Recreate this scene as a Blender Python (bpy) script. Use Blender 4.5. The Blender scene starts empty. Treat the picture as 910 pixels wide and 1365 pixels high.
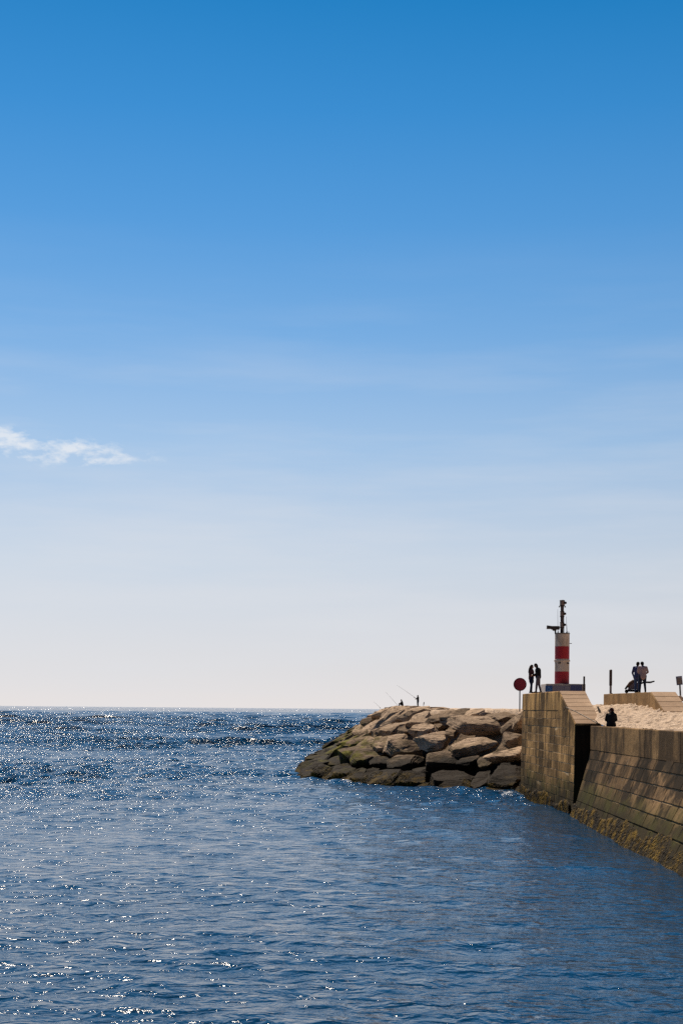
import bpy, bmesh, math, random
import numpy as np
from mathutils import Vector, Matrix

rng = np.random.default_rng(11)
random.seed(11)
R = math.radians
scene = bpy.context.scene
C = scene.collection

# ------------------------------------------------------------------ camera
CAM_H = 5.1
FPX = 1896.0                      # focal length in photograph pixels (910 x 1365)
cam_d = bpy.data.cameras.new('camera')
cam = bpy.data.objects.new('camera', cam_d)
C.objects.link(cam)
cam.location = (0, 0, CAM_H)
ROLL = math.atan(0.0085)
cam.rotation_euler = (Matrix.Rotation(R(90), 3, 'X') @ Matrix.Rotation(ROLL, 3, 'Z')).to_euler()
cam_d.sensor_fit = 'VERTICAL'
cam_d.sensor_height = 36.0
cam_d.lens = 36.0 * FPX / 1365.0
cam_d.shift_y = 262.0 / 1365.0
cam_d.clip_start = 0.5
cam_d.clip_end = 60000
scene.camera = cam

def at(px, py, D):
    """world point seen at photograph pixel (px, py) at depth D"""
    x = (px - 455.0) / FPX
    y = (944.5 - py) / FPX
    c, s = math.cos(ROLL), math.sin(ROLL)
    return Vector((D * (x * c - y * s), D, CAM_H + D * (x * s + y * c)))

# ------------------------------------------------------------------ light
SUN_EL, SUN_AZ = R(46), R(-18)    # azimuth from +Y, negative to the left
sun_dir = Vector((math.cos(SUN_EL) * math.sin(SUN_AZ), math.cos(SUN_EL) * math.cos(SUN_AZ), math.sin(SUN_EL)))
sun_d = bpy.data.lights.new('sun', 'SUN')
sun_d.energy = 5.0
sun_d.angle = R(0.53)
sun_d.color = (1.0, 0.88, 0.72)
sun = bpy.data.objects.new('sun', sun_d)
sun.rotation_euler = sun_dir.to_track_quat('Z', 'Y').to_euler()
C.objects.link(sun)

def lin(r, g, b, a=1.0):
    f = lambda c: (c / 255.0 / 12.92) if c / 255.0 <= 0.04045 else ((c / 255.0 + 0.055) / 1.055) ** 2.4
    return (f(r), f(g), f(b), a)

world = bpy.data.worlds.new('World')
scene.world = world
world.use_nodes = True
wt = world.node_tree
wt.nodes.clear()
def wn(kind, **kw):
    n = wt.nodes.new(kind)
    for k, v in kw.items():
        setattr(n, k, v)
    return n
def wmath(op, a, b=None, clamp=False):
    n = wn('ShaderNodeMath', operation=op); n.use_clamp = clamp
    for i, v in enumerate((a, b)):
        if v is None: continue
        if isinstance(v, (int, float)): n.inputs[i].default_value = v
        else: wt.links.new(v, n.inputs[i])
    return n.outputs[0]
def wmix(fac, a, b, blend='MIX'):
    n = wn('ShaderNodeMix', data_type='RGBA', blend_type=blend)
    if isinstance(fac, (int, float)): n.inputs[0].default_value = fac
    else: wt.links.new(fac, n.inputs[0])
    for i, v in ((6, a), (7, b)):
        if isinstance(v, tuple): n.inputs[i].default_value = v
        else: wt.links.new(v, n.inputs[i])
    return n.outputs[2]
w_out = wn('ShaderNodeOutputWorld')
w_bg = wn('ShaderNodeBackground')
w_bg.inputs['Strength'].default_value = 0.0707
sky = wn('ShaderNodeTexSky', sky_type='NISHITA')
sky.sun_disc = False
sky.sun_elevation = SUN_EL
sky.sun_rotation = SUN_AZ
sky.altitude = 0
sky.air_density = 1.0
sky.dust_density = 1.0
sky.ozone_density = 2.0
tc = wn('ShaderNodeTexCoord')
sep = wn('ShaderNodeSeparateXYZ')
wt.links.new(tc.outputs['Generated'], sep.inputs[0])
ramp = wn('ShaderNodeValToRGB')
stops = [(0.0, (225, 217, 213)), (0.024, (216, 213, 213)), (0.10, (194, 205, 218)), (0.18, (152, 186, 221)),
         (0.2525, (112, 166, 218)), (0.322, (80, 150, 212)), (0.387, (52, 137, 204)), (0.446, (24, 125, 193)),
         (0.60, (6, 100, 167)), (1.0, (2, 64, 124))]
el = ramp.color_ramp.elements
while len(el) > 1: el.remove(el[-1])
el[0].position, el[0].color = stops[0][0], lin(*stops[0][1])
for p, c in stops[1:]:
    e = el.new(p); e.color = lin(*c)
wt.links.new(sep.outputs['Z'], ramp.inputs[0])
# away from the sun the blue deepens; towards it the air is paler
dot = wn('ShaderNodeVectorMath', operation='DOT_PRODUCT')
wt.links.new(tc.outputs['Generated'], dot.inputs[0])
dot.inputs[1].default_value = Vector((sun_dir.x, sun_dir.y, 0)).normalized()
near_sun = wn('ShaderNodeMapRange'); near_sun.inputs['From Min'].default_value = -0.6; near_sun.inputs['From Max'].default_value = 1.0
wt.links.new(dot.outputs['Value'], near_sun.inputs[0])
gain = wn('ShaderNodeMapRange'); gain.inputs['To Min'].default_value = 0.2; gain.inputs['To Max'].default_value = 1.12
wt.links.new(near_sun.outputs[0], gain.inputs[0])
grad = wn('ShaderNodeVectorMath', operation='SCALE')
wt.links.new(ramp.outputs[0], grad.inputs[0])
wt.links.new(wmath('MULTIPLY', gain.outputs[0], 10.0), grad.inputs['Scale'])
base = wmix(0.98, sky.outputs[0], grad.outputs[0])
# thin veils and one small bright cloud bank low on the left
mp = wn('ShaderNodeMapping'); mp.inputs['Scale'].default_value = (3.0, 3.0, 26.0)
wt.links.new(tc.outputs['Generated'], mp.inputs[0])
veil = wn('ShaderNodeTexNoise'); veil.inputs['Scale'].default_value = 1.4; veil.inputs['Detail'].default_value = 5; veil.inputs['Roughness'].default_value = 0.55
wt.links.new(mp.outputs[0], veil.inputs['Vector'])
vr = wn('ShaderNodeMapRange'); vr.inputs['From Min'].default_value = 0.43; vr.inputs['From Max'].default_value = 0.70
wt.links.new(veil.outputs['Fac'], vr.inputs[0])
low = wn('ShaderNodeMapRange'); low.interpolation_type = 'SMOOTHSTEP'; low.inputs['From Min'].default_value = 0.34; low.inputs['From Max'].default_value = 0.04
wt.links.new(sep.outputs['Z'], low.inputs[0])
# pale scattering that grows towards the sun
gl = wn('ShaderNodeMapRange'); gl.inputs['From Min'].default_value = 0.72; gl.inputs['From Max'].default_value = 1.0
wt.links.new(dot.outputs['Value'], gl.inputs[0])
base = wmix(wmath('MULTIPLY', wmath('MULTIPLY', gl.outputs[0], low.outputs[0]), 0.18), base, tuple(10 * v for v in lin(206, 219, 234)[:3]) + (1,))
vfac = wmath('MULTIPLY', wmath('MULTIPLY', vr.outputs[0], low.outputs[0]), 0.42)
base = wmix(vfac, base, tuple(10 * v for v in lin(222, 224, 229)[:3]) + (1,))
mp2 = wn('ShaderNodeMapping'); mp2.inputs['Scale'].default_value = (30.0, 30.0, 70.0); mp2.inputs['Location'].default_value = (0.3, 0.0, 0.2)
wt.links.new(tc.outputs['Generated'], mp2.inputs[0])
cl = wn('ShaderNodeTexNoise'); cl.inputs['Scale'].default_value = 1.6; cl.inputs['Detail'].default_value = 8; cl.inputs['Roughness'].default_value = 0.62
wt.links.new(mp2.outputs[0], cl.inputs['Vector'])
# cloud bank: a long low lens of cloud (centre direction and extent on the sky)
cx = wmath('DIVIDE', wmath('ADD', sep.outputs['X'], 0.222), 0.088)
zline = wmath('ADD', wmath('MULTIPLY', sep.outputs['X'], -0.075), 0.1595)
cz = wmath('DIVIDE', wmath('SUBTRACT', sep.outputs['Z'], zline), 0.0115)
rr = wmath('ADD', wmath('MULTIPLY', cx, cx), wmath('MULTIPLY', cz, cz))
lens = wmath('SUBTRACT', 1.0, wmath('SQRT', rr))
ahead = wmath('GREATER_THAN', sep.outputs['Y'], 0.0)
cden = wmath('ADD', wmath('MULTIPLY', lens, 0.70), wmath('MULTIPLY', wmath('SUBTRACT', cl.outputs['Fac'], 0.50), 3.4))
cr = wn('ShaderNodeMapRange'); cr.inputs['From Min'].default_value = 0.08; cr.inputs['From Max'].default_value = 0.75
wt.links.new(cden, cr.inputs[0])
edge = wmath('MULTIPLY', wmath('ADD', lens, 0.25), 2.0, clamp=True)
cfac = wmath('MULTIPLY', wmath('MULTIPLY', wmath('MULTIPLY', cr.outputs[0], edge), ahead), 0.62)
base = wmix(cfac, base, tuple(10 * v for v in lin(246, 245, 244)[:3]) + (1,))
wt.links.new(base, w_bg.inputs['Color'])
wt.links.new(w_bg.outputs[0], w_out.inputs[0])

scene.view_settings.view_transform = 'Standard'
scene.view_settings.look = 'None'
scene.view_settings.exposure = 0.5
scene.view_settings.gamma = 1.0
scene.view_settings.use_curve_mapping = False
scene.cycles.use_denoising = False
scene.cycles.sample_clamp_direct = 25
scene.cycles.sample_clamp_indirect = 4
scene.cycles.max_bounces = 6

# ------------------------------------------------------------------ noise helpers
_tab = rng.random(4096)
def vnoise(x, y, z, seed=0):
    x = np.asarray(x, float); y = np.asarray(y, float) + 0 * x; z = np.asarray(z, float) + 0 * x
    xi, yi, zi = np.floor(x).astype(np.int64), np.floor(y).astype(np.int64), np.floor(z).astype(np.int64)
    fx, fy, fz = x - xi, y - yi, z - zi
    fx, fy, fz = [f * f * (3 - 2 * f) for f in (fx, fy, fz)]
    def h(a, b, c):
        v = (a * 73856093) ^ (b * 19349663) ^ (c * 83492791) ^ (seed * 2654435761)
        v = v ^ (v >> 13)
        return _tab[(v * 1274126177 >> 7) & 4095]
    def L(a, b, t): return a + (b - a) * t
    v = L(L(L(h(xi, yi, zi), h(xi + 1, yi, zi), fx), L(h(xi, yi + 1, zi), h(xi + 1, yi + 1, zi), fx), fy),
          L(L(h(xi, yi, zi + 1), h(xi + 1, yi, zi + 1), fx), L(h(xi, yi + 1, zi + 1), h(xi + 1, yi + 1, zi + 1), fx), fy), fz)
    return v * 2 - 1
def fbm(x, y, z, octv=4, seed=0, gain=0.5):
    s, a, f = 0, 1.0, 1.0
    for i in range(octv):
        s = s + a * vnoise(x * f, y * f, z * f, seed + i * 17); a *= gain; f *= 2.03
    return s
def sstep(t):
    t = np.clip(t, 0, 1); return t * t * (3 - 2 * t)

# ------------------------------------------------------------------ object helpers
def link(name, me, mat=None, parent=None):
    o = bpy.data.objects.new(name, me)
    C.objects.link(o)
    if mat is not None and me is not None and not me.materials: me.materials.append(mat)
    if parent is not None: o.parent = parent
    return o
def empty(name, loc=(0, 0, 0), rz=0.0):
    o = bpy.data.objects.new(name, None)
    C.objects.link(o); o.location = loc; o.rotation_euler = (0, 0, rz); o.empty_display_size = 0.3
    return o
def tag(o, label=None, cat=None, group=None, kind=None):
    if label: o['label'] = label
    if cat: o['category'] = cat
    if group: o['group'] = group
    if kind: o['kind'] = kind
    return o
def mesh_np(name, v, f, smooth=False):
    me = bpy.data.meshes.new(name)
    v = np.asarray(v, np.float32); f = np.asarray(f, np.int32)
    n = f.shape[1]
    me.vertices.add(len(v)); me.vertices.foreach_set('co', v.ravel())
    me.loops.add(f.size); me.loops.foreach_set('vertex_index', f.ravel())
    me.polygons.add(len(f)); me.polygons.foreach_set('loop_start', np.arange(0, f.size, n, dtype=np.int32))
    me.polygons.foreach_set('loop_total', np.full(len(f), n, np.int32))
    if smooth: me.polygons.foreach_set('use_smooth', np.ones(len(f), bool))
    me.update(calc_edges=True)
    return me
def grid_faces(nr, nc):
    i = np.arange(nr - 1)[:, None] * nc + np.arange(nc - 1)[None, :]
    return np.stack([i, i + 1, i + nc + 1, i + nc], -1).reshape(-1, 4)
def from_bm(name, bm, smooth=False):
    me = bpy.data.meshes.new(name)
    bmesh.ops.recalc_face_normals(bm, faces=bm.faces)
    bm.to_mesh(me); bm.free()
    if smooth:
        for p in me.polygons: p.use_smooth = True
    return me
def bm_box(bm, lo, hi, bevel=0.0):
    r = bmesh.ops.create_cube(bm, size=1)
    vs = r['verts']
    for v in vs:
        v.co = Vector([lo[i] + (v.co[i] + 0.5) * (hi[i] - lo[i]) for i in range(3)])
    if bevel:
        es = list({e for v in vs for e in v.link_edges})
        bmesh.ops.bevel(bm, geom=es, offset=bevel, segments=2, affect='EDGES', profile=0.5)
def bm_cyl(bm, a, b, ra, rb=None, seg=16):
    a, b = Vector(a), Vector(b); rb = ra if rb is None else rb
    d = b - a
    q = d.to_track_quat('Z', 'Y').to_matrix().to_4x4()
    m = Matrix.Translation((a + b) / 2) @ q
    bmesh.ops.create_cone(bm, cap_ends=True, cap_tris=False, segments=seg, radius1=ra, radius2=max(rb, 1e-4), depth=d.length, matrix=m)
def bm_tube(bm, pts, r, seg=8):
    for i in range(len(pts) - 1):
        r0 = r[i] if isinstance(r, (list, tuple)) else r
        r1 = r[i + 1] if isinstance(r, (list, tuple)) else r
        bm_cyl(bm, pts[i], pts[i + 1], r0, r1, seg)
def bm_sphere(bm, c, r, sc=(1, 1, 1), seg=16):
    m = Matrix.Translation(c) @ Matrix.Diagonal((*sc, 1))
    bmesh.ops.create_uvsphere(bm, u_segments=seg, v_segments=max(6, seg // 2), radius=r, matrix=m)
def lathe(bm, prof, c=(0, 0), seg=32):
    rings = []
    for r, z in prof:
        rings.append([bm.verts.new((c[0] + r * math.cos(2 * math.pi * k / seg), c[1] + r * math.sin(2 * math.pi * k / seg), z)) for k in range(seg)])
    for a, b in zip(rings, rings[1:]):
        for k in range(seg):
            bm.faces.new((a[k], a[(k + 1) % seg], b[(k + 1) % seg], b[k]))
    bm.faces.new(rings[0]); bm.faces.new(list(reversed(rings[-1])))
def shape(name, mat, parent, fn, smooth=False):
    bm = bmesh.new(); fn(bm)
    return link(name, from_bm(name, bm, smooth), mat, parent)
def prism(bm, prof, x0, x1):
    """(y, z) outline extruded from x0 to x1 (each a number or a function of y and z)"""
    fx0 = x0 if callable(x0) else (lambda y, z: x0)
    fx1 = x1 if callable(x1) else (lambda y, z: x1)
    A = [bm.verts.new((fx0(y, z), y, z)) for y, z in prof]
    B = [bm.verts.new((fx1(y, z), y, z)) for y, z in prof]
    bm.faces.new(A); bm.faces.new(list(reversed(B)))
    n = len(prof)
    for i in range(n):
        bm.faces.new((A[i], B[i], B[(i + 1) % n], A[(i + 1) % n]))

# ------------------------------------------------------------------ material helper
class Mat:
    def __init__(self, name, rough=0.8, spec=0.3, metallic=0.0, color=None):
        self.m = bpy.data.materials.new(name); self.m.use_nodes = True
        self.t = self.m.node_tree
        self.b = self.t.nodes['Principled BSDF']
        self.b.inputs['Roughness'].default_value = rough
        self.b.inputs['Specular IOR Level'].default_value = spec
        self.b.inputs['Metallic'].default_value = metallic
        if color: self.b.inputs['Base Color'].default_value = color
        self.geo = self.t.nodes.new('ShaderNodeNewGeometry')
        self.tc = self.t.nodes.new('ShaderNodeTexCoord')
    def put(self, sock, v):
        if isinstance(v, (int, float)): sock.default_value = v
        elif isinstance(v, tuple): sock.default_value = v
        else: self.t.links.new(v, sock)
    def node(self, kind, **kw):
        n = self.t.nodes.new(kind)
        for k, v in kw.items(): setattr(n, k, v)
        return n
    def math(self, op, a, b=0.0, c=None, clamp=False):
        n = self.node('ShaderNodeMath', operation=op); n.use_clamp = clamp
        self.put(n.inputs[0], a); self.put(n.inputs[1], b)
        if c is not None: self.put(n.inputs[2], c)
        return n.outputs[0]
    def map(self, vec=None, scale=(1, 1, 1), loc=(0, 0, 0)):
        n = self.node('ShaderNodeMapping'); n.inputs['Scale'].default_value = scale; n.inputs['Location'].default_value = loc
        self.t.links.new(vec or self.geo.outputs['Position'], n.inputs[0]); return n.outputs[0]
    def noise(self, vec, scale, detail=4, rough=0.55, dist=0.0):
        n = self.node('ShaderNodeTexNoise'); n.inputs['Scale'].default_value = scale
        n.inputs['Detail'].default_value = detail; n.inputs['Roughness'].default_value = rough; n.inputs['Distortion'].default_value = dist
        self.t.links.new(vec, n.inputs['Vector']); return n.outputs['Fac']
    def rng(self, v, a, b, c=0.0, d=1.0):
        n = self.node('ShaderNodeMapRange'); self.put(n.inputs[0], v)
        for i, k in enumerate((a, b, c, d)): n.inputs[i + 1].default_value = k
        return n.outputs[0]
    def mix(self, fac, a, b, blend='MIX'):
        n = self.node('ShaderNodeMix', data_type='RGBA', blend_type=blend)
        self.put(n.inputs[0], fac); self.put(n.inputs[6], a); self.put(n.inputs[7], b); return n.outputs[2]
    def color(self, c): self.put(self.b.inputs['Base Color'], c)
    def bump(self, h, strength=0.5, dist=0.05, prev=None, fw=None):
        n = self.node('ShaderNodeBump'); n.inputs['Strength'].default_value = strength; n.inputs['Distance'].default_value = dist
        if fw is not None and 'Filter Width' in n.inputs: n.inputs['Filter Width'].default_value = fw
        self.put(n.inputs['Height'], h)
        if prev is not None: self.t.links.new(prev, n.inputs['Normal'])
        return n.outputs[0]
    def normal(self, n): self.t.links.new(n, self.b.inputs['Normal'])
    def z(self):
        s = self.node('ShaderNodeSeparateXYZ'); self.t.links.new(self.geo.outputs['Position'], s.inputs[0]); return s.outputs['Z']
    def rand(self): return self.node('ShaderNodeObjectInfo').outputs['Random']

def rough_paint(name, c, c2=None, rough=0.6, bump=0.15, spec=0.35, metallic=0.0, sc=6):
    M = Mat(name, rough, spec, metallic)
    p = M.tc.outputs['Object']
    n = M.noise(M.map(p, (1, 1, 0.5)), sc, 5)
    c2 = c2 or tuple(v * 0.62 for v in c[:3]) + (1,)
    M.color(M.mix(M.rng(n, 0.42, 0.72), c, c2))
    if bump: M.normal(M.bump(M.noise(p, sc * 5, 3), bump, 0.02))
    return M.m

# rock
def rock_mat():
    M = Mat('rock', 0.9, 0.02)
    pw = M.geo.outputs['Position']
    sh = M.node('ShaderNodeVectorMath', operation='ADD'); M.put(sh.inputs[0], pw); M.put(sh.inputs[1], M.math('MULTIPLY', M.rand(), 60.0))
    p = sh.outputs[0]
    big = M.noise(M.map(p), 0.45, 5, 0.6)
    fine = M.noise(M.map(p, (1, 1, 2.2)), 3.2, 8, 0.68)
    col = M.mix(M.rng(big, 0.35, 0.68), (0.34, 0.24, 0.16, 1), (0.50, 0.365, 0.255, 1))
    col = M.mix(M.rng(fine, 0.30, 0.50), (0.15, 0.10, 0.066, 1), col)
    spk = M.noise(M.map(p), 16, 3, 0.7)
    col = M.mix(M.rng(spk, 0.58, 0.75), col, (0.36, 0.27, 0.18, 1))
    tone = M.rng(M.rand(), 0, 1, 0.45, 1.2)
    tn = M.node('ShaderNodeVectorMath', operation='SCALE'); M.put(tn.inputs[0], col); M.put(tn.inputs['Scale'], tone)
    crack = M.noise(M.map(p, (0.6, 0.6, 2.6), (3, 8, 1)), 1.6, 7, 0.7, 0.8)
    col = M.mix(M.rng(crack, 0.46, 0.38, 0, 0.85), tn.outputs[0], (0.045, 0.030, 0.022, 1))
    z = M.z()
    edge = M.math('ADD', z, M.math('MULTIPLY', M.math('SUBTRACT', big, 0.5), 3.2))
    alg = M.math('MULTIPLY', M.rng(edge, 3.4, 2.2), M.rng(M.noise(M.map(p), 1.1, 5), 0.46, 0.58))
    sx = M.node('ShaderNodeSeparateXYZ'); M.put(sx.inputs[0], pw)
    alg = M.math('MULTIPLY', alg, M.rng(sx.outputs['X'], 4.5, 0.5, 0.22, 1.0))
    col = M.mix(M.math('MULTIPLY', alg, 0.8), col, (0.125, 0.120, 0.018, 1))
    wet = M.rng(edge, 2.7, 1.4)
    col = M.mix(M.math('MULTIPLY', wet, 0.97), col, (0.012, 0.009, 0.007, 1))
    col = M.mix(M.math('MULTIPLY', M.math('MULTIPLY', alg, M.rng(sx.outputs['X'], 3.0, 0.0)), M.rng(edge, 0.9, 1.7, 0.1, 0.75)), col, (0.150, 0.135, 0.018, 1))
    weed = M.math('MULTIPLY', M.rng(edge, 0.65, 0.2, 0, 0.7), M.rng(M.noise(M.map(p), 2.2, 6), 0.46, 0.60))
    col = M.mix(weed, col, (0.105, 0.066, 0.012, 1))
    M.color(col)
    M.put(M.b.inputs['Roughness'], M.rng(wet, 0, 1, 0.9, 0.72))
    strat = M.noise(M.map(p, (0.5, 0.5, 3.0)), 2.2, 8, 0.65, 0.5)
    b1 = M.bump(strat, 0.8, 0.16)
    b2 = M.bump(M.noise(M.map(p), 9, 6, 0.65), 0.8, 0.06, b1)
    M.normal(b2)
    return M.m
ROCK = rock_mat()

def concrete_mat(name, light, dark, streak=0.8, algae=True, tone=(0.75, 1.15), ystretch=0.42):
    """concrete or masonry with vertical run-off stains and an algae zone above the water"""
    M = Mat(name, 0.9, 0.04)
    p = M.geo.outputs['Position']
    blot = M.noise(M.map(p), 0.55, 5, 0.6)
    st = M.noise(M.map(p, (2.2, 2.2 * ystretch, 0.22)), 1.0, 7, 0.66, 0.35)
    st2 = M.noise(M.map(p, (0.7, 0.7 * ystretch, 0.06), (7, 3, 1)), 1.0, 3, 0.5)
    fine = M.noise(M.map(p), 7, 7, 0.7)
    col = M.mix(M.rng(blot, 0.36, 0.66), light, tuple(v * 0.72 for v in light[:3]) + (1,))
    s = M.math('ADD', M.math('MULTIPLY', st, 0.6), M.math('MULTIPLY', st2, 0.4))
    col = M.mix(M.math('MULTIPLY', M.rng(s, 0.45, 0.54), streak), col, dark)
    col = M.mix(M.rng(fine, 0.55, 0.75, 0, 0.55), col, dark)
    pale = M.noise(M.map(p, (3.5, 3.5 * ystretch, 0.25), (2, 9, 4)), 1.0, 6, 0.7)
    col = M.mix(M.rng(pale, 0.66, 0.78, 0, 0.5), col, (0.50, 0.44, 0.34, 1))
    dirt = M.noise(M.map(p, (0.3, 0.22, 0.5), (4, 4, 4)), 1.0, 6, 0.65)
    col = M.mix(M.rng(dirt, 0.48, 0.66, 0, 0.75), col, dark)
    tn = M.node('ShaderNodeVectorMath', operation='SCALE'); M.put(tn.inputs[0], col)
    M.put(tn.inputs['Scale'], M.rng(M.rand(), 0, 1, *tone)); col = tn.outputs[0]
    if algae:
        z = M.z()
        e = M.math('ADD', z, M.math('MULTIPLY', M.math('SUBTRACT', st, 0.5), 3.0))
        gr = M.math('MULTIPLY', M.rng(e, 1.9, 0.9), M.rng(blot, 0.38, 0.6, 0.25, 0.9))
        col = M.mix(gr, col, (0.062, 0.062, 0.014, 1))
        dk = M.rng(e, 1.35, 0.7, 0, 0.92)
        col = M.mix(dk, col, (0.026, 0.019, 0.010, 1))
    M.color(col)
    b = M.bump(M.noise(M.map(p), 2.5, 8, 0.7), 0.5, 0.06)
    M.normal(M.bump(M.noise(M.map(p), 22, 4, 0.6), 0.5, 0.015, b))
    return M.m
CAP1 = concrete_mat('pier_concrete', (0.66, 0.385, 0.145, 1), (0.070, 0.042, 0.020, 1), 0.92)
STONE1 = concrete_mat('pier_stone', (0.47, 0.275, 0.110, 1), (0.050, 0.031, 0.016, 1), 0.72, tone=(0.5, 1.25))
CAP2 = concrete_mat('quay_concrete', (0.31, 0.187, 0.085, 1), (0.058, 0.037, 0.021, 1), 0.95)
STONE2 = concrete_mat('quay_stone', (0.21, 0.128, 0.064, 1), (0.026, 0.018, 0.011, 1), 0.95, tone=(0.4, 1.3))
MORTAR = concrete_mat('mortar', (0.60, 0.42, 0.24, 1), (0.20, 0.135, 0.075, 1), 0.5)
RAMP = concrete_mat('ramp_concrete', (0.52, 0.36, 0.24, 1), (0.34, 0.225, 0.145, 1), 0.35, algae=False, tone=(0.92, 1.05))
SIDE3 = concrete_mat('parapet_concrete', (0.44, 0.275, 0.13, 1), (0.15, 0.092, 0.046, 1), 0.6, algae=False)

def sand_mat():
    M = Mat('sand', 0.95, 0.03)
    p = M.geo.outputs['Position']
    n = M.noise(M.map(p), 1.3, 5, 0.6)
    f = M.noise(M.map(p), 9, 6, 0.7)
    col = M.mix(M.rng(n, 0.38, 0.65), (0.55, 0.42, 0.315, 1), (0.47, 0.352, 0.255, 1))
    col = M.mix(M.rng(f, 0.55, 0.72, 0, 0.4), col, (0.33, 0.225, 0.145, 1))
    M.color(col)
    M.normal(M.bump(f, 0.9, 0.09))
    return M.m
SAND = sand_mat()

def water_mat():
    M = Mat('water', 0.06, 0.5)
    M.b.inputs['IOR'].default_value = 1.33
    p = M.geo.outputs['Position']
    n1 = M.noise(M.map(p, (0.85, 1.0, 1)), 1.9, 3, 0.5, 0.4)
    n2 = M.noise(M.map(p, (0.85, 1.0, 1), (3, 1, 0)), 5.0, 4, 0.6, 0.3)
    n3 = M.noise(M.map(p, (0.8, 1.0, 1), (9, 4, 0)), 15, 3, 0.55)
    ca = M.node('ShaderNodeAttribute'); ca.attribute_name = 'chop'
    oa = M.node('ShaderNodeAttribute'); oa.attribute_name = 'open_sea'
    patch = M.math('ADD', M.math('MULTIPLY', ca.outputs['Fac'], 0.66), 0.36)
    n0 = M.noise(M.map(p, (0.5, 1.0, 1), (5, 2, 0)), 0.30, 3, 0.5)
    h = M.math('ADD', M.math('MULTIPLY', n1, 0.33), M.math('ADD', M.math('MULTIPLY', n2, 0.042), M.math('MULTIPLY', n3, 0.006)))
    h = M.math('ADD', h, M.math('MULTIPLY', M.math('MULTIPLY', n0, 1.5), oa.outputs['Fac']))
    h = M.math('MULTIPLY', h, patch)
    M.normal(M.bump(h, 1.0, 1.0, fw=0.05))
    deep = M.noise(M.map(p, (0.03, 0.012, 1)), 1.0, 3)
    col = M.mix(M.rng(deep, 0.35, 0.65), (0.002, 0.025, 0.062, 1), (0.003, 0.035, 0.086, 1))
    at_ = M.node('ShaderNodeAttribute'); at_.attribute_name = 'foam'
    fn = M.noise(M.map(p, (0.8, 0.8, 1)), 3.4, 7, 0.75)
    foam = M.rng(M.math('ADD', M.math('MULTIPLY', at_.outputs['Fac'], 0.42), fn), 0.86, 1.05)
    foam = M.math('MULTIPLY', foam, M.rng(at_.outputs['Fac'], 0.02, 0.2), clamp=True)
    M.color(M.mix(foam, col, (0.72, 0.74, 0.75, 1)))
    M.put(M.b.inputs['Roughness'], M.rng(foam, 0, 1, 0.06, 0.8))
    return M.m
WATER = water_mat()

# ------------------------------------------------------------------ the lie of the breakwater
T0, T1, T2, T3 = (11.0, 85.4), (-3.0, 105.4), (-1.0, 217.0), (14.0, 226.0)
def seg_dist(x, y, a, b):
    ax, ay = a; bx, by = b
    dx, dy = bx - ax, by - ay
    t = np.clip(((x - ax) * dx + (y - ay) * dy) / (dx * dx + dy * dy), 0, 1)
    return np.hypot(x - ax - t * dx, y - ay - t * dy)
def side(x, y, a, b):
    return (b[0] - a[0]) * (y - a[1]) - (b[1] - a[1]) * (x - a[0])
def toe_dist(x, y):
    """distance inside (+) or outside (-) the breakwater's toe line"""
    x = np.asarray(x, float); y = np.asarray(y, float)
    d = np.minimum(np.minimum(seg_dist(x, y, T0, T1), seg_dist(x, y, T1, T2)), seg_dist(x, y, T2, T3))
    inside = (side(x, y, T0, T1) < 0) & (side(x, y, T1, T2) < 0) & (side(x, y, T2, T3) < 0)
    return np.where(inside, d, -d)
def slope_h(x, y):
    d = toe_dist(x, y)
    crest = 5.35 + 0.25 * sstep((np.asarray(y, float) - 150) / 50)
    h = np.where(d < 0, d * 0.6, np.minimum(d * 0.62, crest))
    return h

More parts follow.
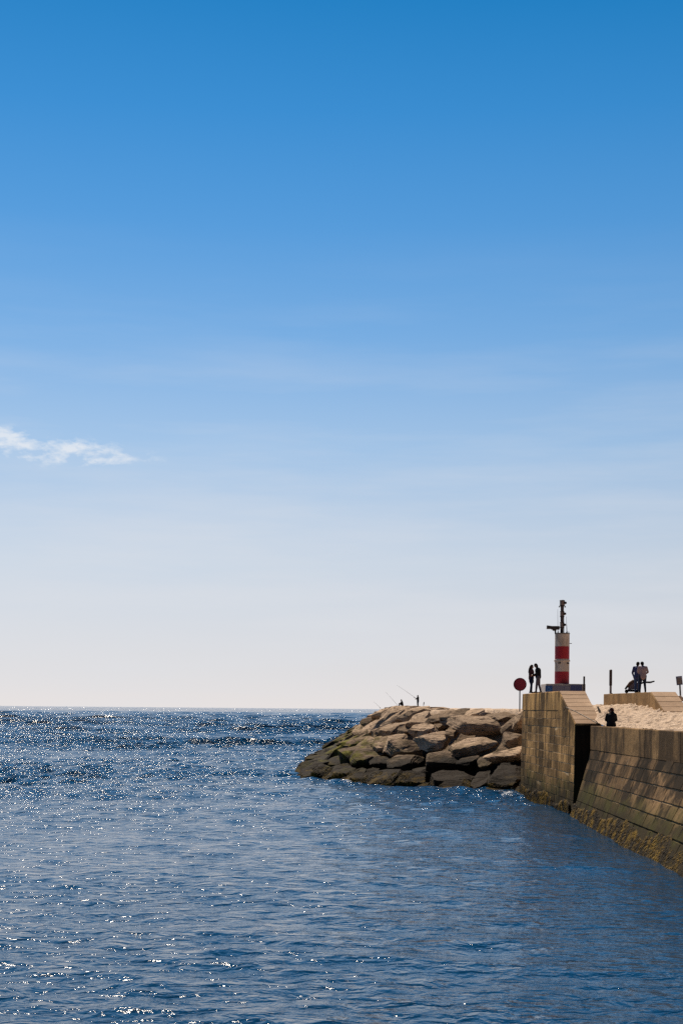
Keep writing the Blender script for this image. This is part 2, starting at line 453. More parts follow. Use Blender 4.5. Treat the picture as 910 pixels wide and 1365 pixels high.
# ------------------------------------------------------------------ water
def build_water():
    ys = [-12.0]
    while ys[-1] < 30000:
        y = ys[-1]
        ys.append(y + (min(0.0052 * max(y, 16), 0.42) if y < 380 else (0.42 + 0.003 * (y - 380) if y < 2000 else 0.04 * y)))
    ys = np.array(ys)
    t = np.linspace(-0.62, 0.42, 430)
    Y = np.repeat(ys[:, None], len(t), 1)
    X = t[None, :] * (Y + 20)
    dx = (t[1] - t[0]) * (Y + 20)
    dy = np.gradient(ys)[:, None] + 0 * Y
    sp = np.maximum(dx * 0.5, dy)
    r2 = np.random.default_rng(5)
    Z = np.zeros_like(X); DX = np.zeros_like(X); DY = np.zeros_like(X)
    waves = [(14.0, 0.065, 0.10), (9.5, 0.05, -0.28), (22.0, 0.085, 0.02)]
    for k in range(64):
        lam = 0.5 * (9.0 ** r2.random())
        waves.append((lam, 0.0066 * lam ** 0.85 * (0.6 + 0.8 * r2.random()), r2.normal(0, 0.85) + 0.12))
    n_short = len(waves)
    for k in range(12):                                   # open-sea waves, felt only outside the shelter of the mole
        lam = 5.0 + 9.0 * r2.random()
        waves.append((lam, 0.0105 * lam * (0.6 + 0.6 * r2.random()), r2.normal(0, 0.5) + 0.1))
    outside = sstep((Y - 70) / 220)
    for iw, (lam, amp, ang) in enumerate(waves):
        kx, ky = 2 * math.pi / lam * math.sin(ang), -2 * math.pi / lam * math.cos(ang)
        w = sstep((lam / sp - 2.0) / 2.0) * amp
        if iw >= n_short: w = w * outside
        ph = kx * X + ky * Y + r2.random() * 6.283
        s, c = np.sin(ph), np.cos(ph)
        Z += w * s
        DX += w * 0.8 * c * math.sin(ang); DY -= w * 0.8 * c * math.cos(ang)
    far = 1 - sstep((Y - 1500) / 900)
    gust = np.clip(0.72 + 0.75 * fbm(X * 0.035, Y * 0.02, 0.3, 3, 6), 0.34, 1.45)
    lee = 1 - 0.45 * sstep((X + 3) / 10) * sstep((85 - Y) / 25)
    chop = gust * lee * (0.18 + 0.88 * sstep((Y - 46) / 65)) + 0.40 * np.exp(-np.clip(-toe_dist(X, Y), 0, 80) / 6.0)
    Z *= far * (0.16 + 1.25 * chop)
    DX *= 0.14 + 1.0 * chop; DY *= 0.14 + 1.0 * chop
    d = toe_dist(X, Y)
    foam = np.exp(-np.clip(np.abs(d + 0.5), 0, 50) / 2.0) * sstep((112 - Y) / 14 + sstep((Y - 190) / 30)) * (0.6 + 0.6 * vnoise(X * 0.3, Y * 0.2, 4))
    V = np.stack([X + DX * far, Y + DY * far, Z], -1).reshape(-1, 3)
    me = mesh_np('sea', V, grid_faces(len(ys), len(t)), True)
    for nm, arr in (('chop', chop), ('open_sea', 1 - far)):
        a = me.attributes.new(nm, 'FLOAT', 'POINT'); a.data.foreach_set('value', arr.ravel().astype(np.float32))
    a = me.attributes.new('foam', 'FLOAT', 'POINT')
    a.data.foreach_set('value', np.clip(foam, 0, 1).ravel().astype(np.float32))
    tag(link('sea', me, WATER), kind='structure')
build_water()

# ------------------------------------------------------------------ sand and the mole's top
BLK_X0 = 16.0
def sand_h(x, y):
    x = np.asarray(x, float); y = np.asarray(y, float)
    h = 4.33 + 0.62 * sstep((x - 12.3) / 4.2) + 0.45 * sstep((y - 68) / 11) + 0.28 * sstep((y - 78) / 9) * sstep((16.2 - x) / 3)
    h = h + 0.50 * np.exp(-((x - 13.0) ** 2 / 0.5 + (y - 71.0) ** 2 / 8))
    h = h - 0.25 * sstep((58 - y) / 12)
    h = h + 0.06 * fbm(x * 0.5, y * 0.5, 0.0, 3, 3)
    # behind the pier head: ground of the mole
    h = np.where(y > 86.8, np.maximum(h, 5.35), h)
    return h
def build_sand():
    xs = np.concatenate([np.arange(12.45, 21, 0.085), np.arange(21, 60, 2.0)])
    ys = np.concatenate([np.arange(30, 46, 1.0), np.arange(46, 92, 0.10), np.arange(92, 100, 1.0)])
    X, Y = np.meshgrid(xs, ys)
    Z = sand_h(X, Y)
    r2 = np.random.default_rng(9)
    n = 3200
    fx = 12.6 + 7.4 * r2.random(n); fy = 48 + 40 * r2.random(n); an = r2.random(n) * 3.14; sz = 0.09 + 0.07 * r2.random(n)
    i0 = np.searchsorted(xs, fx); j0 = np.searchsorted(ys, fy)
    for k in range(n):
        i, j, w = i0[k], j0[k], 7
        sl = (slice(max(j - w, 0), j + w), slice(max(i - w, 0), i + w))
        dx, dy = X[sl] - fx[k], Y[sl] - fy[k]
        u = (dx * math.cos(an[k]) + dy * math.sin(an[k])) / (sz[k] * 1.2); v = (-dx * math.sin(an[k]) + dy * math.cos(an[k])) / sz[k]
        q = u * u + v * v
        Z[sl] += -0.07 * np.exp(-q * 1.1) + 0.025 * np.exp(-(np.sqrt(q) - 1.7) ** 2 * 2.2)
    Z += 0.02 * fbm(X * 2.2, Y * 2.2, 1.0, 3, 8)
    me = mesh_np('sand', np.stack([X, Y, Z], -1).reshape(-1, 3), grid_faces(len(ys), len(xs)), True)
    tag(link('sand', me, SAND), kind='structure')
    # ground of the outer mole behind the boulders, drifted over with sand
    xs = np.arange(5.0, 40, 0.35); ys = np.concatenate([np.arange(87.2, 130, 0.4), np.arange(130, 226, 1.5)])
    X, Y = np.meshgrid(xs, ys)
    Z = np.minimum(slope_h(X, Y) - 0.35, 5.2) + 0.10 * fbm(X * 0.6, Y * 0.6, 2.0, 4, 5)
    Z += 0.62 * np.exp(-((X - 11.0) ** 2 / 5.0 + (Y - 95.5) ** 2 / 30))
    Z = np.where(X > 12.4, np.maximum(Z, 5.1), Z)
    Z -= 2.5 * sstep((9.9 - toe_dist(X, Y)) / 1.3) * (X < 12.4)
    me = mesh_np('mole', np.stack([X, Y, Z], -1).reshape(-1, 3), grid_faces(len(ys), len(xs)), True)
    tag(link('mole_ground', me, SAND), kind='structure')
build_sand()

# ------------------------------------------------------------------ boulders
def ico(sub):
    bm = bmesh.new(); bmesh.ops.create_icosphere(bm, subdivisions=sub, radius=1)
    v = np.array([q.co[:] for q in bm.verts]); f = np.array([[q.index for q in p.verts] for p in bm.faces])
    bm.free(); return v, f
ICO = {s: ico(s) for s in (3, 4)}
def boulder_mesh(seed, sub, size=(1, 1, 1)):
    r = np.random.default_rng(seed)
    d, f = ICO[sub]
    N = np.array([(1, 0, 0), (-1, 0, 0), (0, 1, 0), (0, -1, 0), (0, 0, 1), (0, 0, -1)], float)
    N[:4] += r.normal(0, 0.28, (4, 3)); N[4:] += r.normal(0, 0.10, (2, 3))
    extra = r.normal(0, 1, (9, 3)) * np.array([1, 1, 0.45]); N = np.vstack([N, extra])
    N /= np.linalg.norm(N, axis=1)[:, None]
    H = np.concatenate([0.82 + 0.26 * r.random(4), 0.9 + 0.1 * r.random(2), 0.80 + 0.38 * r.random(9)])
    q = np.clip(d @ N.T / H, 0, None)
    rad = 1.0 / (np.sum(q ** 44, 1) ** (1 / 44.0))
    rad = rad * 1.06
    v = d * rad[:, None] * np.array(size)
    o = r.random(3) * 50
    s = v / 1.0
    n1 = fbm(s[:, 0] * 0.8 + o[0], s[:, 1] * 0.8 + o[1], s[:, 2] * 0.8 + o[2], 5, seed % 97, 0.55)
    n2 = fbm(s[:, 0] * 3.1 + o[2], s[:, 1] * 3.1 + o[0], s[:, 2] * 3.1, 3, seed % 89, 0.6)
    k = min(size); kk = max(k, 0.5) if max(size) > 1.1 else k
    lay = s[:, 2] * 3.2 / max(k, 0.4) + 0.8 * fbm(s[:, 0] * 0.6, s[:, 1] * 0.6, s[:, 2] * 0.6 + o[1], 2, 3)
    ledge = (np.abs((lay % 1.0) - 0.5) * 2) ** 4
    v = v + d * (0.11 * k * n1 + kk * (0.06 * n2 - 0.13 * ledge))[:, None]
    return mesh_np('boulder', v, f, False)
def smooth_by_angle(me, deg=16):
    me.polygons.foreach_set('use_smooth', np.ones(len(me.polygons), bool))
    try: me.set_sharp_from_angle(angle=R(deg))
    except Exception: pass
    return me

bw = empty('rock_breakwater', (4, 100, 0))
tag(bw, 'sloping rock breakwater of big brown boulders running out to sea beside the walls', 'breakwater')
bpy.context.view_layer.update()
def put_child(o, parent):
    o.parent = parent; o.matrix_parent_inverse = parent.matrix_world.inverted()

# the dark rubble under the armour stones
xs = np.arange(-6, 14, 0.5); ys = np.concatenate([np.arange(84, 130, 0.5), np.arange(130, 232, 1.5)])
X, Y = np.meshgrid(xs, ys)
Z = np.clip(slope_h(X, Y) - 1.5 + 0.3 * fbm(X * 0.7, Y * 0.7, 0.0, 3, 21), -2.5, 4.6)
Y2 = np.where((X > 10.6) & (Y < 87.2), 87.2, Y)
core = link('rubble', mesh_np('rubble', np.stack([X, Y2, Z], -1).reshape(-1, 3), grid_faces(len(ys), len(xs)), True), ROCK)
core['kind'] = 'stuff'
put_child(core, bw)

def hit_slope(px, py):
    for D in np.arange(84, 225, 0.25):
        p = at(px, py, D)
        if float(slope_h(p.x, p.y)) >= p.z: return p
    return None
def settle(o):
    """no stone stands above the crest of the breakwater"""
    co = np.empty(len(o.data.vertices) * 3, np.float32); o.data.vertices.foreach_get('co', co)
    m = np.array(o.rotation_euler.to_matrix() @ Matrix.Diagonal(o.scale))
    top = o.location.z + float((co.reshape(-1, 3) @ m.T)[:, 2].max())
    lim = 5.22 + 0.3 * float(sstep((o.location.y - 110) / 60))
    lim = min(lim, float(slope_h(o.location.x, o.location.y)) + 1.05)
    if top > lim: o.location.z -= top - lim
slope_n = Vector((-0.82, -0.57, 0)).normalized()
placed = []      # (x, y, radius)
# armour stones that show singly: outline boxes on the face (photograph pixels x0 y0 x1 y1), each set down on the slope at its own depth
def zb(a, b, c, d): return (390 + a / 2.935, 910 + b / 2.935, 390 + c / 2.935, 910 + d / 2.935)
BIG = [zb(*q) for q in [
    (572, 116, 862, 208), (806, 178, 900, 258), (592, 206, 790, 286), (768, 248, 900, 312), (496, 268, 714, 350), (756, 308, 902, 404),
    (712, 284, 778, 334), (490, 190, 608, 260), (440, 150, 570, 224), (350, 216, 498, 296), (352, 274, 486, 352), (286, 280, 384, 336),
    (350, 200, 444, 250), (380, 340, 520, 420), (516, 340, 706, 420), (578, 172, 640, 212), (686, 344, 774, 430), (455, 392, 560, 440),
    (712, 396, 836, 442), (852, 400, 904, 440), (556, 392, 704, 440), (210, 338, 366, 412), (138, 314, 246, 402), (60, 308, 154, 390),
    (18, 336, 84, 380), (206, 256, 344, 334), (300, 226, 372, 268), (850, 112, 900, 184), (556, 112, 640, 156), (596, 94, 690, 128),
    (664, 100, 742, 124), (520, 116, 594, 156), (398, 164, 462, 206), (430, 130, 524, 174), (880, 262, 905, 300), (640, 280, 720, 320)]]
for i, (x0, y0, x1, y1) in enumerate(BIG):
    p = hit_slope((x0 + x1) / 2, (y0 + y1) / 2 + 1)
    if p is None: continue
    sc = FPX / p.y
    hw, hh = (x1 - x0) / 2 / sc, (y1 - y0) / 2 / sc
    th = R(random.uniform(15, 27))
    szz = hh * random.uniform(0.42, 0.60)
    size = (hw * 0.90, min(max((hh * 1.02 - szz * math.cos(th)) / math.sin(th), 0.7), 2.2), szz)
    o = link('boulder', smooth_by_angle(boulder_mesh(100 + i, 4, size)), ROCK)
    o.location = p + Vector((0.2, 0.45 * size[1], -0.05))
    o.rotation_euler = (th, R(random.uniform(-9, 3)), R(random.uniform(-22, 6)))
    settle(o)
    put_child(o, bw)
    placed.append((p.x, p.y, max(hw, 0.9)))
# the rest of the armour layer, smaller with distance in the picture, from a set of shared stones
VAR = [smooth_by_angle(boulder_mesh(500 + k, 3, (1.0, 0.72 + 0.1 * (k % 4), 0.34 + 0.06 * (k % 3)))) for k in range(14)]
for m in VAR: m.materials.append(ROCK)
r2 = np.random.default_rng(3)
cand = 0; count = 0
while cand < 9000 and count < 250:
    cand += 1
    y = 86 + 136 * r2.random() ** 1.25; x = -4.5 + 17 * r2.random()
    d = float(toe_dist(x, y))
    if d < 0.1 or d > 10.6: continue
    if x > 10.2 and y < 90: continue
    if x > 9.8 and y < 100 and d > 8.8: continue
    s = (1.05 + 0.75 * r2.random()) * (1.0 + 0.25 * (y > 130))
    if any((x - a) ** 2 + (y - b) ** 2 < (0.68 * (s + c)) ** 2 for a, b, c in placed): continue
    placed.append((x, y, s)); count += 1
    o = link('boulder', VAR[int(r2.integers(len(VAR)))], None)
    o.location = (x, y, float(slope_h(x, y)) - 0.30 * s + 0.6 * (r2.random() - 0.5) - (0.55 if y < 112 and d > 1.5 else 0.0))
    o.scale = (s, s * (0.85 + 0.3 * r2.random()), s * (0.85 + 0.4 * r2.random()))
    # stones lie with their flat faces along the slope
    yaw = r2.random() * 6.283
    q = Matrix.Rotation(yaw, 3, 'Z')
    dirn = Vector((-1, 0, 0)) if y > 112 else slope_n
    tilt = Matrix.Rotation(R(6 + 40 * r2.random()), 3, Vector((0, 0, 1)).cross(dirn)) if d < 9 else Matrix.Rotation(R(10 * r2.normal()), 3, 'X')
    o.rotation_euler = (tilt @ q).to_euler()
    settle(o)
    put_child(o, bw)

# ------------------------------------------------------------------ walls
def block_mesh(seed):
    """a dressed stone, unit size, edges worn and face uneven"""
    r = np.random.default_rng(seed)
    bm = bmesh.new(); bmesh.ops.create_cube(bm, size=1)
    bmesh.ops.bevel(bm, geom=list(bm.edges), offset=0.02, segments=1, affect='EDGES')
    for v in bm.verts:
        v.co += Vector(r.normal(0, 0.008, 3))
    return from_bm('stone_block', bm)
BLK1 = [block_mesh(k) for k in range(5)]; BLK2 = [block_mesh(40 + k) for k in range(5)]
for m in BLK1: m.materials.append(STONE1)
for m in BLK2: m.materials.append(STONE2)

# --- pier head wall (far), with its ramp down towards the camera
Y_FAR, Y_TOP, Y_END = 86.8, 74.2, 69.4
Z_TOP, Z_END, Z_CAP = 6.10, 4.44, 5.08
def xf1(y, z=0): return 10.93 + (Y_FAR - y) * 0.0225 + 0.018 * z
W1_IN = 12.62
pier = empty('pier_wall', (11.2, 78, 0)); bpy.context.view_layer.update()
tag(pier, 'tall stained stone and concrete pier wall with a pale ramp, nearest the boulders', 'sea wall')
def sub(name, mat, fn, parent, smooth=False):
    o = shape(name, mat, None, fn, smooth); put_child(o, parent); return o
sub('wall_core', MORTAR, lambda bm: prism(bm, [(Y_FAR - .02, -2), (Y_FAR - .02, 5.05), (Y_TOP + .05, 5.05), (Y_END + .06, 3.3), (Y_END + .06, -2)], lambda y, z: xf1(y, z) + 0.007, W1_IN), pier)
cap = sub('cap', CAP1, lambda bm: prism(bm, [(Y_FAR, Z_CAP), (Y_FAR, 6.08), (Y_TOP, Z_TOP), (Y_END, Z_END), (Y_END, 3.35), (Y_TOP, Z_CAP)], lambda y, z: xf1(y, z) - 0.02, W1_IN + 0.02), pier)
bv = cap.modifiers.new('bevel', 'BEVEL'); bv.width = 0.03; bv.segments = 2
CH = 0.44
k = 0
r2 = np.random.default_rng(4)
z = Z_CAP - CH
row = 0
while z > -0.75:
    # near limit of this course follows the smooth concrete quoin
    ylim = Y_TOP - 0.06 - (Z_CAP - z) * ((Y_TOP - Y_END) / (Z_CAP - 3.35)) if z + CH > 3.35 else Y_END
    ylim = max(ylim, Y_END)
    y = Y_FAR - 0.03
    off = (row % 2) * 0.5
    first = True
    while y > ylim + 0.05:
        L = 1.15 + 0.75 * r2.random()
        if first: L *= 0.5 + off; first = False
        y1 = max(y - L, ylim)
        if y1 - ylim < 0.45: y1 = ylim
        ym, zm = (y + y1) / 2, z + CH / 2
        o = link('stone_block', BLK1[int(r2.integers(5))])
        jut = 0.004 * r2.normal() - 0.021
        o.scale = (0.5, y - y1 - 0.022, CH - 0.028)
        o.location = (xf1(ym, zm) + 0.25 + jut + 0.015, ym, zm)
        o.rotation_euler = (0, R(1.0), math.atan(0.0225))
        put_child(o, pier); k += 1
        y = y1
    z -= CH; row += 1
# ramp slabs, board-marked concrete laid down the slope
nsl = 8
for i in range(nsl):
    a, b = i / nsl, (i + 1) / nsl - 0.012
    ya, yb = Y_TOP - (Y_TOP - Y_END) * a, Y_TOP - (Y_TOP - Y_END) * b
    za, zb_ = Z_TOP + (Z_END - Z_TOP) * a, Z_TOP + (Z_END - Z_TOP) * b
    lift = 0.012 + 0.010 * random.random()
    sub('ramp_slab', RAMP, lambda bm: prism(bm, [(ya, za + lift), (yb, zb_ + lift), (yb, zb_ - 0.12), (ya, za - 0.12)], lambda y, z: xf1(y, z) + 0.035, W1_IN + 0.06), pier)
# pale screed on the walkway of the wall
sub('walkway', RAMP, lambda bm: prism(bm, [(Y_FAR - 0.05, 6.09), (Y_TOP + .02, 6.112), (Y_TOP + .02, 6.06), (Y_FAR - 0.05, 6.04)], lambda y, z: xf1(y, z) + 0.05, W1_IN), pier)
END = concrete_mat('painted_shade_concrete', (0.055, 0.038, 0.024, 1), (0.018, 0.013, 0.009, 1), 0.8)  # shade of the slot painted as near-black colour on the wall's end
sub('end_shade', END, lambda bm: prism(bm, [(Y_END + 0.05, -1.5), (Y_END + 0.05, 4.36), (Y_END - 0.03, 4.36), (Y_END - 0.03, -1.5)], lambda y, z: xf1(y, z) + 0.02, 12.64), pier)
# rope across the ramp
def rampz(y): return Z_END + (y - Y_END) * (Z_TOP - Z_END) / (Y_TOP - Y_END) + 0.035
rope = shape('rope', rough_paint('rope', (0.03, 0.022, 0.018, 1)), None, lambda bm: bm_tube(bm, [
    Vector((xf1(71.9) - 0.04, 71.95, rampz(71.95) - 0.25)), Vector((xf1(71.7) + 0.02, 71.7, rampz(71.7))), Vector((11.75, 70.95, rampz(70.95))), Vector((12.1, 70.25, rampz(70.25))), Vector((12.45, 69.5, rampz(69.5))), Vector((12.6, 69.36, 4.40))], 0.015, 6))
tag(rope, 'thin dark rope lying slantwise across the pale ramp', 'rope')

# --- quay wall (near)
Q_FAR, Q_NEAR = 68.2, 33.0
QZ, QCAP = 4.37, 3.22
def xq_top(y): return 11.96 + (Q_FAR - y) * 0.018
def xq_base(y): return 11.10 - (Q_FAR - y) * 0.022      # at the waterline
def xq(y, z): return xq_base(y) + (xq_top(y) + 0.02 - xq_base(y)) * (z / QCAP)
quay = empty('quay_wall', (12, 50, 0)); bpy.context.view_layer.update()
tag(quay, 'long dark battered stone quay wall with a concrete cap, running out of the picture', 'sea wall')
def quay_core(bm):
    ys_ = np.linspace(Q_FAR - .02, Q_NEAR, 40); zs_ = (-1.5, 0.0, 1.6, QCAP - .03)
    vs = [[bm.verts.new((xq(y, z) + 0.004, y, z)) for z in zs_] for y in ys_]
    bk = [[bm.verts.new((13.2, y, z)) for z in (zs_[0], zs_[-1])] for y in ys_]
    for a, b in zip(vs, vs[1:]):
        for k in range(3): bm.faces.new((a[k], b[k], b[k + 1], a[k + 1]))
    for (a, b), (c, d) in zip(zip(vs, vs[1:]), zip(bk, bk[1:])):
        bm.faces.new((a[-1], b[-1], d[1], c[1])); bm.faces.new((c[0], c[1], d[1], d[0]))
    bm.faces.new(vs[0] + [bk[0][1], bk[0][0]]); bm.faces.new(vs[-1] + [bk[-1][1], bk[-1][0]])
sub('wall_core', MORTAR, quay_core, quay)
yc = Q_FAR
r2 = np.random.default_rng(14)
while yc > Q_NEAR:
    yn = max(yc - (5.2 + 0.6 * r2.random()), Q_NEAR)
    jj = 0.01 * r2.random()
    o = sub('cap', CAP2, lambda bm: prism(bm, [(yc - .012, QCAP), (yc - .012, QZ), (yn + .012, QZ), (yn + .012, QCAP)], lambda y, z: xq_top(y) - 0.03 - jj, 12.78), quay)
    b_ = o.modifiers.new('bevel', 'BEVEL'); b_.width = 0.025; b_.segments = 2
    yc = yn
QH = 0.50
z = QCAP - QH
row = 0
while z > -0.85:
    y = Q_FAR; first = True
    while y > 36.0:
        L = 1.0 + 0.7 * r2.random()
        if first: L *= 0.55 + 0.4 * (row % 2); first = False
        y1 = y - L
        ym, zm = (y + y1) / 2, z + QH / 2
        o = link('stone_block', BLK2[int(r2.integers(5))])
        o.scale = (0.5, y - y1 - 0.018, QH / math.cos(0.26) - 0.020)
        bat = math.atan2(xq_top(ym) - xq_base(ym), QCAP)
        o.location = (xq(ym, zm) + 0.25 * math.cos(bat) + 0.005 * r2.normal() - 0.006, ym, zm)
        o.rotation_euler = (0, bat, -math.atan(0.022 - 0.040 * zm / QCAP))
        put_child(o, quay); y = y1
    z -= QH; row += 1
# back of the slot between the two walls
slot = shape('slot_wall', CAP2, None, lambda bm: bm_box(bm, (12.66, 68.18, -1.5), (13.6, 69.6, 4.28)))
put_child(slot, quay)

# --- inner parapet with its own ramp, parallel to the pier wall
par = empty('parapet_block', (16.6, 78, 5)); bpy.context.view_layer.update()
tag(par, 'low tan concrete parapet block with a stepped ramp rising out of the sand', 'parapet')
PX0, PX1 = 16.0, 17.36
o = sub('wall_body', SIDE3, lambda bm: prism(bm, [(87.0, 3.5), (87.0, 6.12), (74.2, 6.10), (68.0, 4.0), (68.0, 3.5)], lambda y, z: PX0 + (87 - y) * 0.006, PX1), par)
b_ = o.modifiers.new('bevel', 'BEVEL'); b_.width = 0.03; b_.segments = 2
for i in range(8):
    a, b = i / 8, (i + 1) / 8 - 0.012
    ya, yb = 74.2 - 6.2 * a, 74.2 - 6.2 * b
    za, zb_ = 6.10 - 2.1 * a, 6.10 - 2.1 * b
    lift = 0.012 + 0.012 * random.random()
    sub('ramp_slab', RAMP, lambda bm: prism(bm, [(ya, za + lift), (yb, zb_ + lift), (yb, zb_ - 0.12), (ya, za - 0.12)], PX0 + 0.13, PX1 + 0.03), par)

# ------------------------------------------------------------------ seaweed along the waterline
def weed_mat():
    M = Mat('seaweed', 0.8, 0.08)
    p = M.geo.outputs['Position']
    n = M.noise(M.map(p), 1.3, 5, 0.65)
    c = M.mix(M.rng(n, 0.46, 0.60), (0.017, 0.011, 0.005, 1), (0.17, 0.10, 0.010, 1))
    M.color(c)
    return M.m
WEED = weed_mat()
def build_weed():
    V, F = [], []
    r3 = np.random.default_rng(8)
    def frond(p, n, ln, w):
        b = len(V)
        sidev = Vector((-n.y, n.x, 0)).normalized()
        sway = sidev * r3.normal() * 0.25
        for k in range(4):
            t = k / 3
            c = p + Vector((0, 0, -ln * t)) + n * (0.045 + 0.07 * math.sin(t * 2.6) * (0.5 + r3.random())) + sway * t * ln
            ww = w * (1 - 0.65 * t) * (0.7 + 0.6 * r3.random())
            V.append((c - sidev * ww)[:]); V.append((c + sidev * ww)[:])
        for k in range(3):
            F.append((b + 2 * k, b + 2 * k + 1, b + 2 * k + 3, b + 2 * k + 2))
    def reach(y, s): return 0.30 + 0.40 * max(0.0, 0.75 + float(vnoise(y * 0.35, s, 0)) + 0.5 * float(vnoise(y * 1.3, s, 4)))
    for _ in range(12000):
        y = 37 + 31.5 * r3.random()
        z = -0.1 + (reach(y, 1.5) + 0.25) * r3.random() ** 1.4
        frond(Vector((xq(y, z), y, z)), Vector((-0.98, -0.03, 0.2)).normalized(), 0.12 + 0.20 * r3.random(), 0.018 + 0.03 * r3.random())
    for _ in range(6000):
        y = 70 + 16.6 * r3.random()
        z = -0.1 + (reach(y, 9.5) * 0.9 + 0.1) * r3.random() ** 1.5
        frond(Vector((xf1(y, z), y, z)), Vector((-1, 0, 0.1)).normalized(), 0.12 + 0.20 * r3.random(), 0.018 + 0.03 * r3.random())
    from mathutils.bvhtree import BVHTree
    bv_, bf_, k0 = [], [], 0
    for o in bw.children:
        if o.name.startswith('boulder') and o.location.y < 125 and toe_dist(o.location.x, o.location.y) < 3.5:
            co = np.empty(len(o.data.vertices) * 3, np.float32); o.data.vertices.foreach_get('co', co)
            m = np.array(o.rotation_euler.to_matrix() @ Matrix.Diagonal(o.scale))
            bv_.append(co.reshape(-1, 3) @ m.T + np.array(o.location))
            fi = np.empty(len(o.data.polygons) * 3, np.int32); o.data.polygons.foreach_get('vertices', fi)
            bf_.append(fi.reshape(-1, 3) + k0); k0 += len(o.data.vertices)
    tree = BVHTree.FromPolygons(np.concatenate(bv_).tolist(), np.concatenate(bf_).tolist())
    out_n = Vector((-0.45, -0.89, 0.0))
    for _ in range(9000):
        u = r3.random(); z = -0.15 + 0.95 * r3.random() ** 1.3
        b0 = Vector((T0[0] + (T1[0] - T0[0]) * u, T0[1] + (T1[1] - T0[1]) * u, z))
        hit = tree.ray_cast(b0 + out_n * 6, -out_n, 14.0)
        if hit[0] is None or float(vnoise(hit[0].x * 0.7, hit[0].y * 0.7, 2.0)) < -0.25 + 0.6 * z: continue
        frond(hit[0] - out_n * 0.02, out_n, 0.12 + 0.20 * r3.random(), 0.025 + 0.04 * r3.random())
    me = mesh_np('seaweed', V, F)
    tag(link('seaweed', me, WEED), 'brown and gold seaweed hanging along the foot of the walls', 'seaweed', kind='stuff')
build_weed()

# ------------------------------------------------------------------ light tower
WHITE = rough_paint('tower_white', (0.58, 0.48, 0.40, 1), (0.38, 0.29, 0.215, 1), 0.6, 0.08, sc=3)
RED = rough_paint('tower_red', (0.40, 0.012, 0.024, 1), (0.30, 0.010, 0.018, 1), 0.5, 0.08, sc=2)
DARK = rough_paint('dark_metal', (0.030, 0.026, 0.026, 1), (0.05, 0.035, 0.028, 1), 0.5, 0.1, metallic=0.2)
RUST = rough_paint('rusty_metal', (0.075, 0.048, 0.042, 1), (0.035, 0.024, 0.024, 1), 0.6, 0.2)
LENS = rough_paint('lantern_glass', (0.22, 0.15, 0.12, 1), (0.12, 0.08, 0.07, 1), 0.25, 0.0)
GREYC = rough_paint('plinth_concrete', (0.33, 0.30, 0.29, 1), (0.24, 0.22, 0.21, 1), 0.85, 0.3, sc=3)
BLUE = rough_paint('sign_blue', (0.012, 0.075, 0.26, 1), (0.01, 0.06, 0.2, 1), 0.4, 0.0)
NAVY = rough_paint('panel_navy', (0.05, 0.07, 0.19, 1), (0.09, 0.09, 0.17, 1), 0.5, 0.0)
PALE = rough_paint('sign_white', (0.6, 0.6, 0.62, 1), None, 0.5, 0.0)
TD = 100.0
tp = at(748.3, 912, TD); TX, ZB = tp.x, tp.z
zt = at(748.3, 845, TD).z
tower = empty('light_tower', (TX, TD, 5.3)); bpy.context.view_layer.update()
tag(tower, 'red and white banded harbour light tower with a dark mast', 'lighthouse')
def tpart(name, mat, fn, smooth=False, parent=None):
    o = shape(name, mat, None, fn, smooth); put_child(o, parent or tower); return o
RAD = 0.51
bh = (zt - ZB) / 4
for i, m in enumerate((RED, WHITE, RED, WHITE)):
    z0, z1 = ZB + bh * i, ZB + bh * (i + 1)
    o = tpart('band', m, lambda bm: lathe(bm, [(RAD, z0), (RAD, z1 - 0.002)], (TX, TD), 48), False)
    smooth_by_angle(o.data, 40)
tpart('ladder_ring', WHITE, lambda bm: lathe(bm, [(RAD + .005, ZB + 1.86 * bh - 0.06), (RAD + .05, ZB + 1.86 * bh - .05), (RAD + .05, ZB + 1.86 * bh + .05), (RAD + .005, ZB + 1.86 * bh + .06)], (TX, TD), 40))
for dx, dz in ((-0.26, 1.68), (0.36, 1.66)):
    yy = TD - math.sqrt(RAD ** 2 - dx ** 2)
    tpart('bracket', RUST, lambda bm: bm_box(bm, (TX + dx - .09, yy - 0.10, ZB + dz * bh - 0.05), (TX + dx + .09, yy + 0.05, ZB + dz * bh + 0.03), 0.01))
tpart('hook', DARK, lambda bm: bm_cyl(bm, (TX + RAD - .08, TD - .05, ZB + 3.24 * bh), (TX + RAD + .16, TD - .05, ZB + 3.24 * bh), 0.022, seg=8))
tpart('deck', DARK, lambda bm: lathe(bm, [(RAD + .03, zt), (RAD + .03, zt + 0.04), (RAD - .05, zt + .06)], (TX, TD), 40))
# mast with three lanterns
mx = at(748.6, 830, TD).x
zm_top = at(748.6, 806, TD).z
mast = tpart('mast', RUST, lambda bm: bm_cyl(bm, (mx, TD, zt), (mx, TD, zm_top), 0.125, 0.115, 14))
smooth_by_angle(mast.data, 40)
for py, rr_ in ((833.0, .145), (818.3, .145), (803.8, .175)):
    zc = at(748.6, py, TD).z
    l = tpart('lantern', LENS, lambda bm: lathe(bm, [(rr_ * .72, zc - .21), (rr_, zc - .15), (rr_, zc + .13), (rr_ * .75, zc + .20)], (mx, TD), 16))
    cage = shape('lantern_hood', DARK, None, lambda bm: (lathe(bm, [(rr_ + .01, zc + .14), (rr_ + .012, zc + .19), (rr_ * .5, zc + .22)], (mx, TD), 16),
                 bm_cyl(bm, (mx + rr_ * .6, TD - .05, zc), (mx + rr_ + .12, TD - .1, zc + .01), 0.13, 0.06, 10),
                 lathe(bm, [(rr_ + .02, zc - .22), (rr_ + .02, zc - .17)], (mx, TD), 16)))
    put_child(cage, tower)
zc = at(748, 809, TD).z
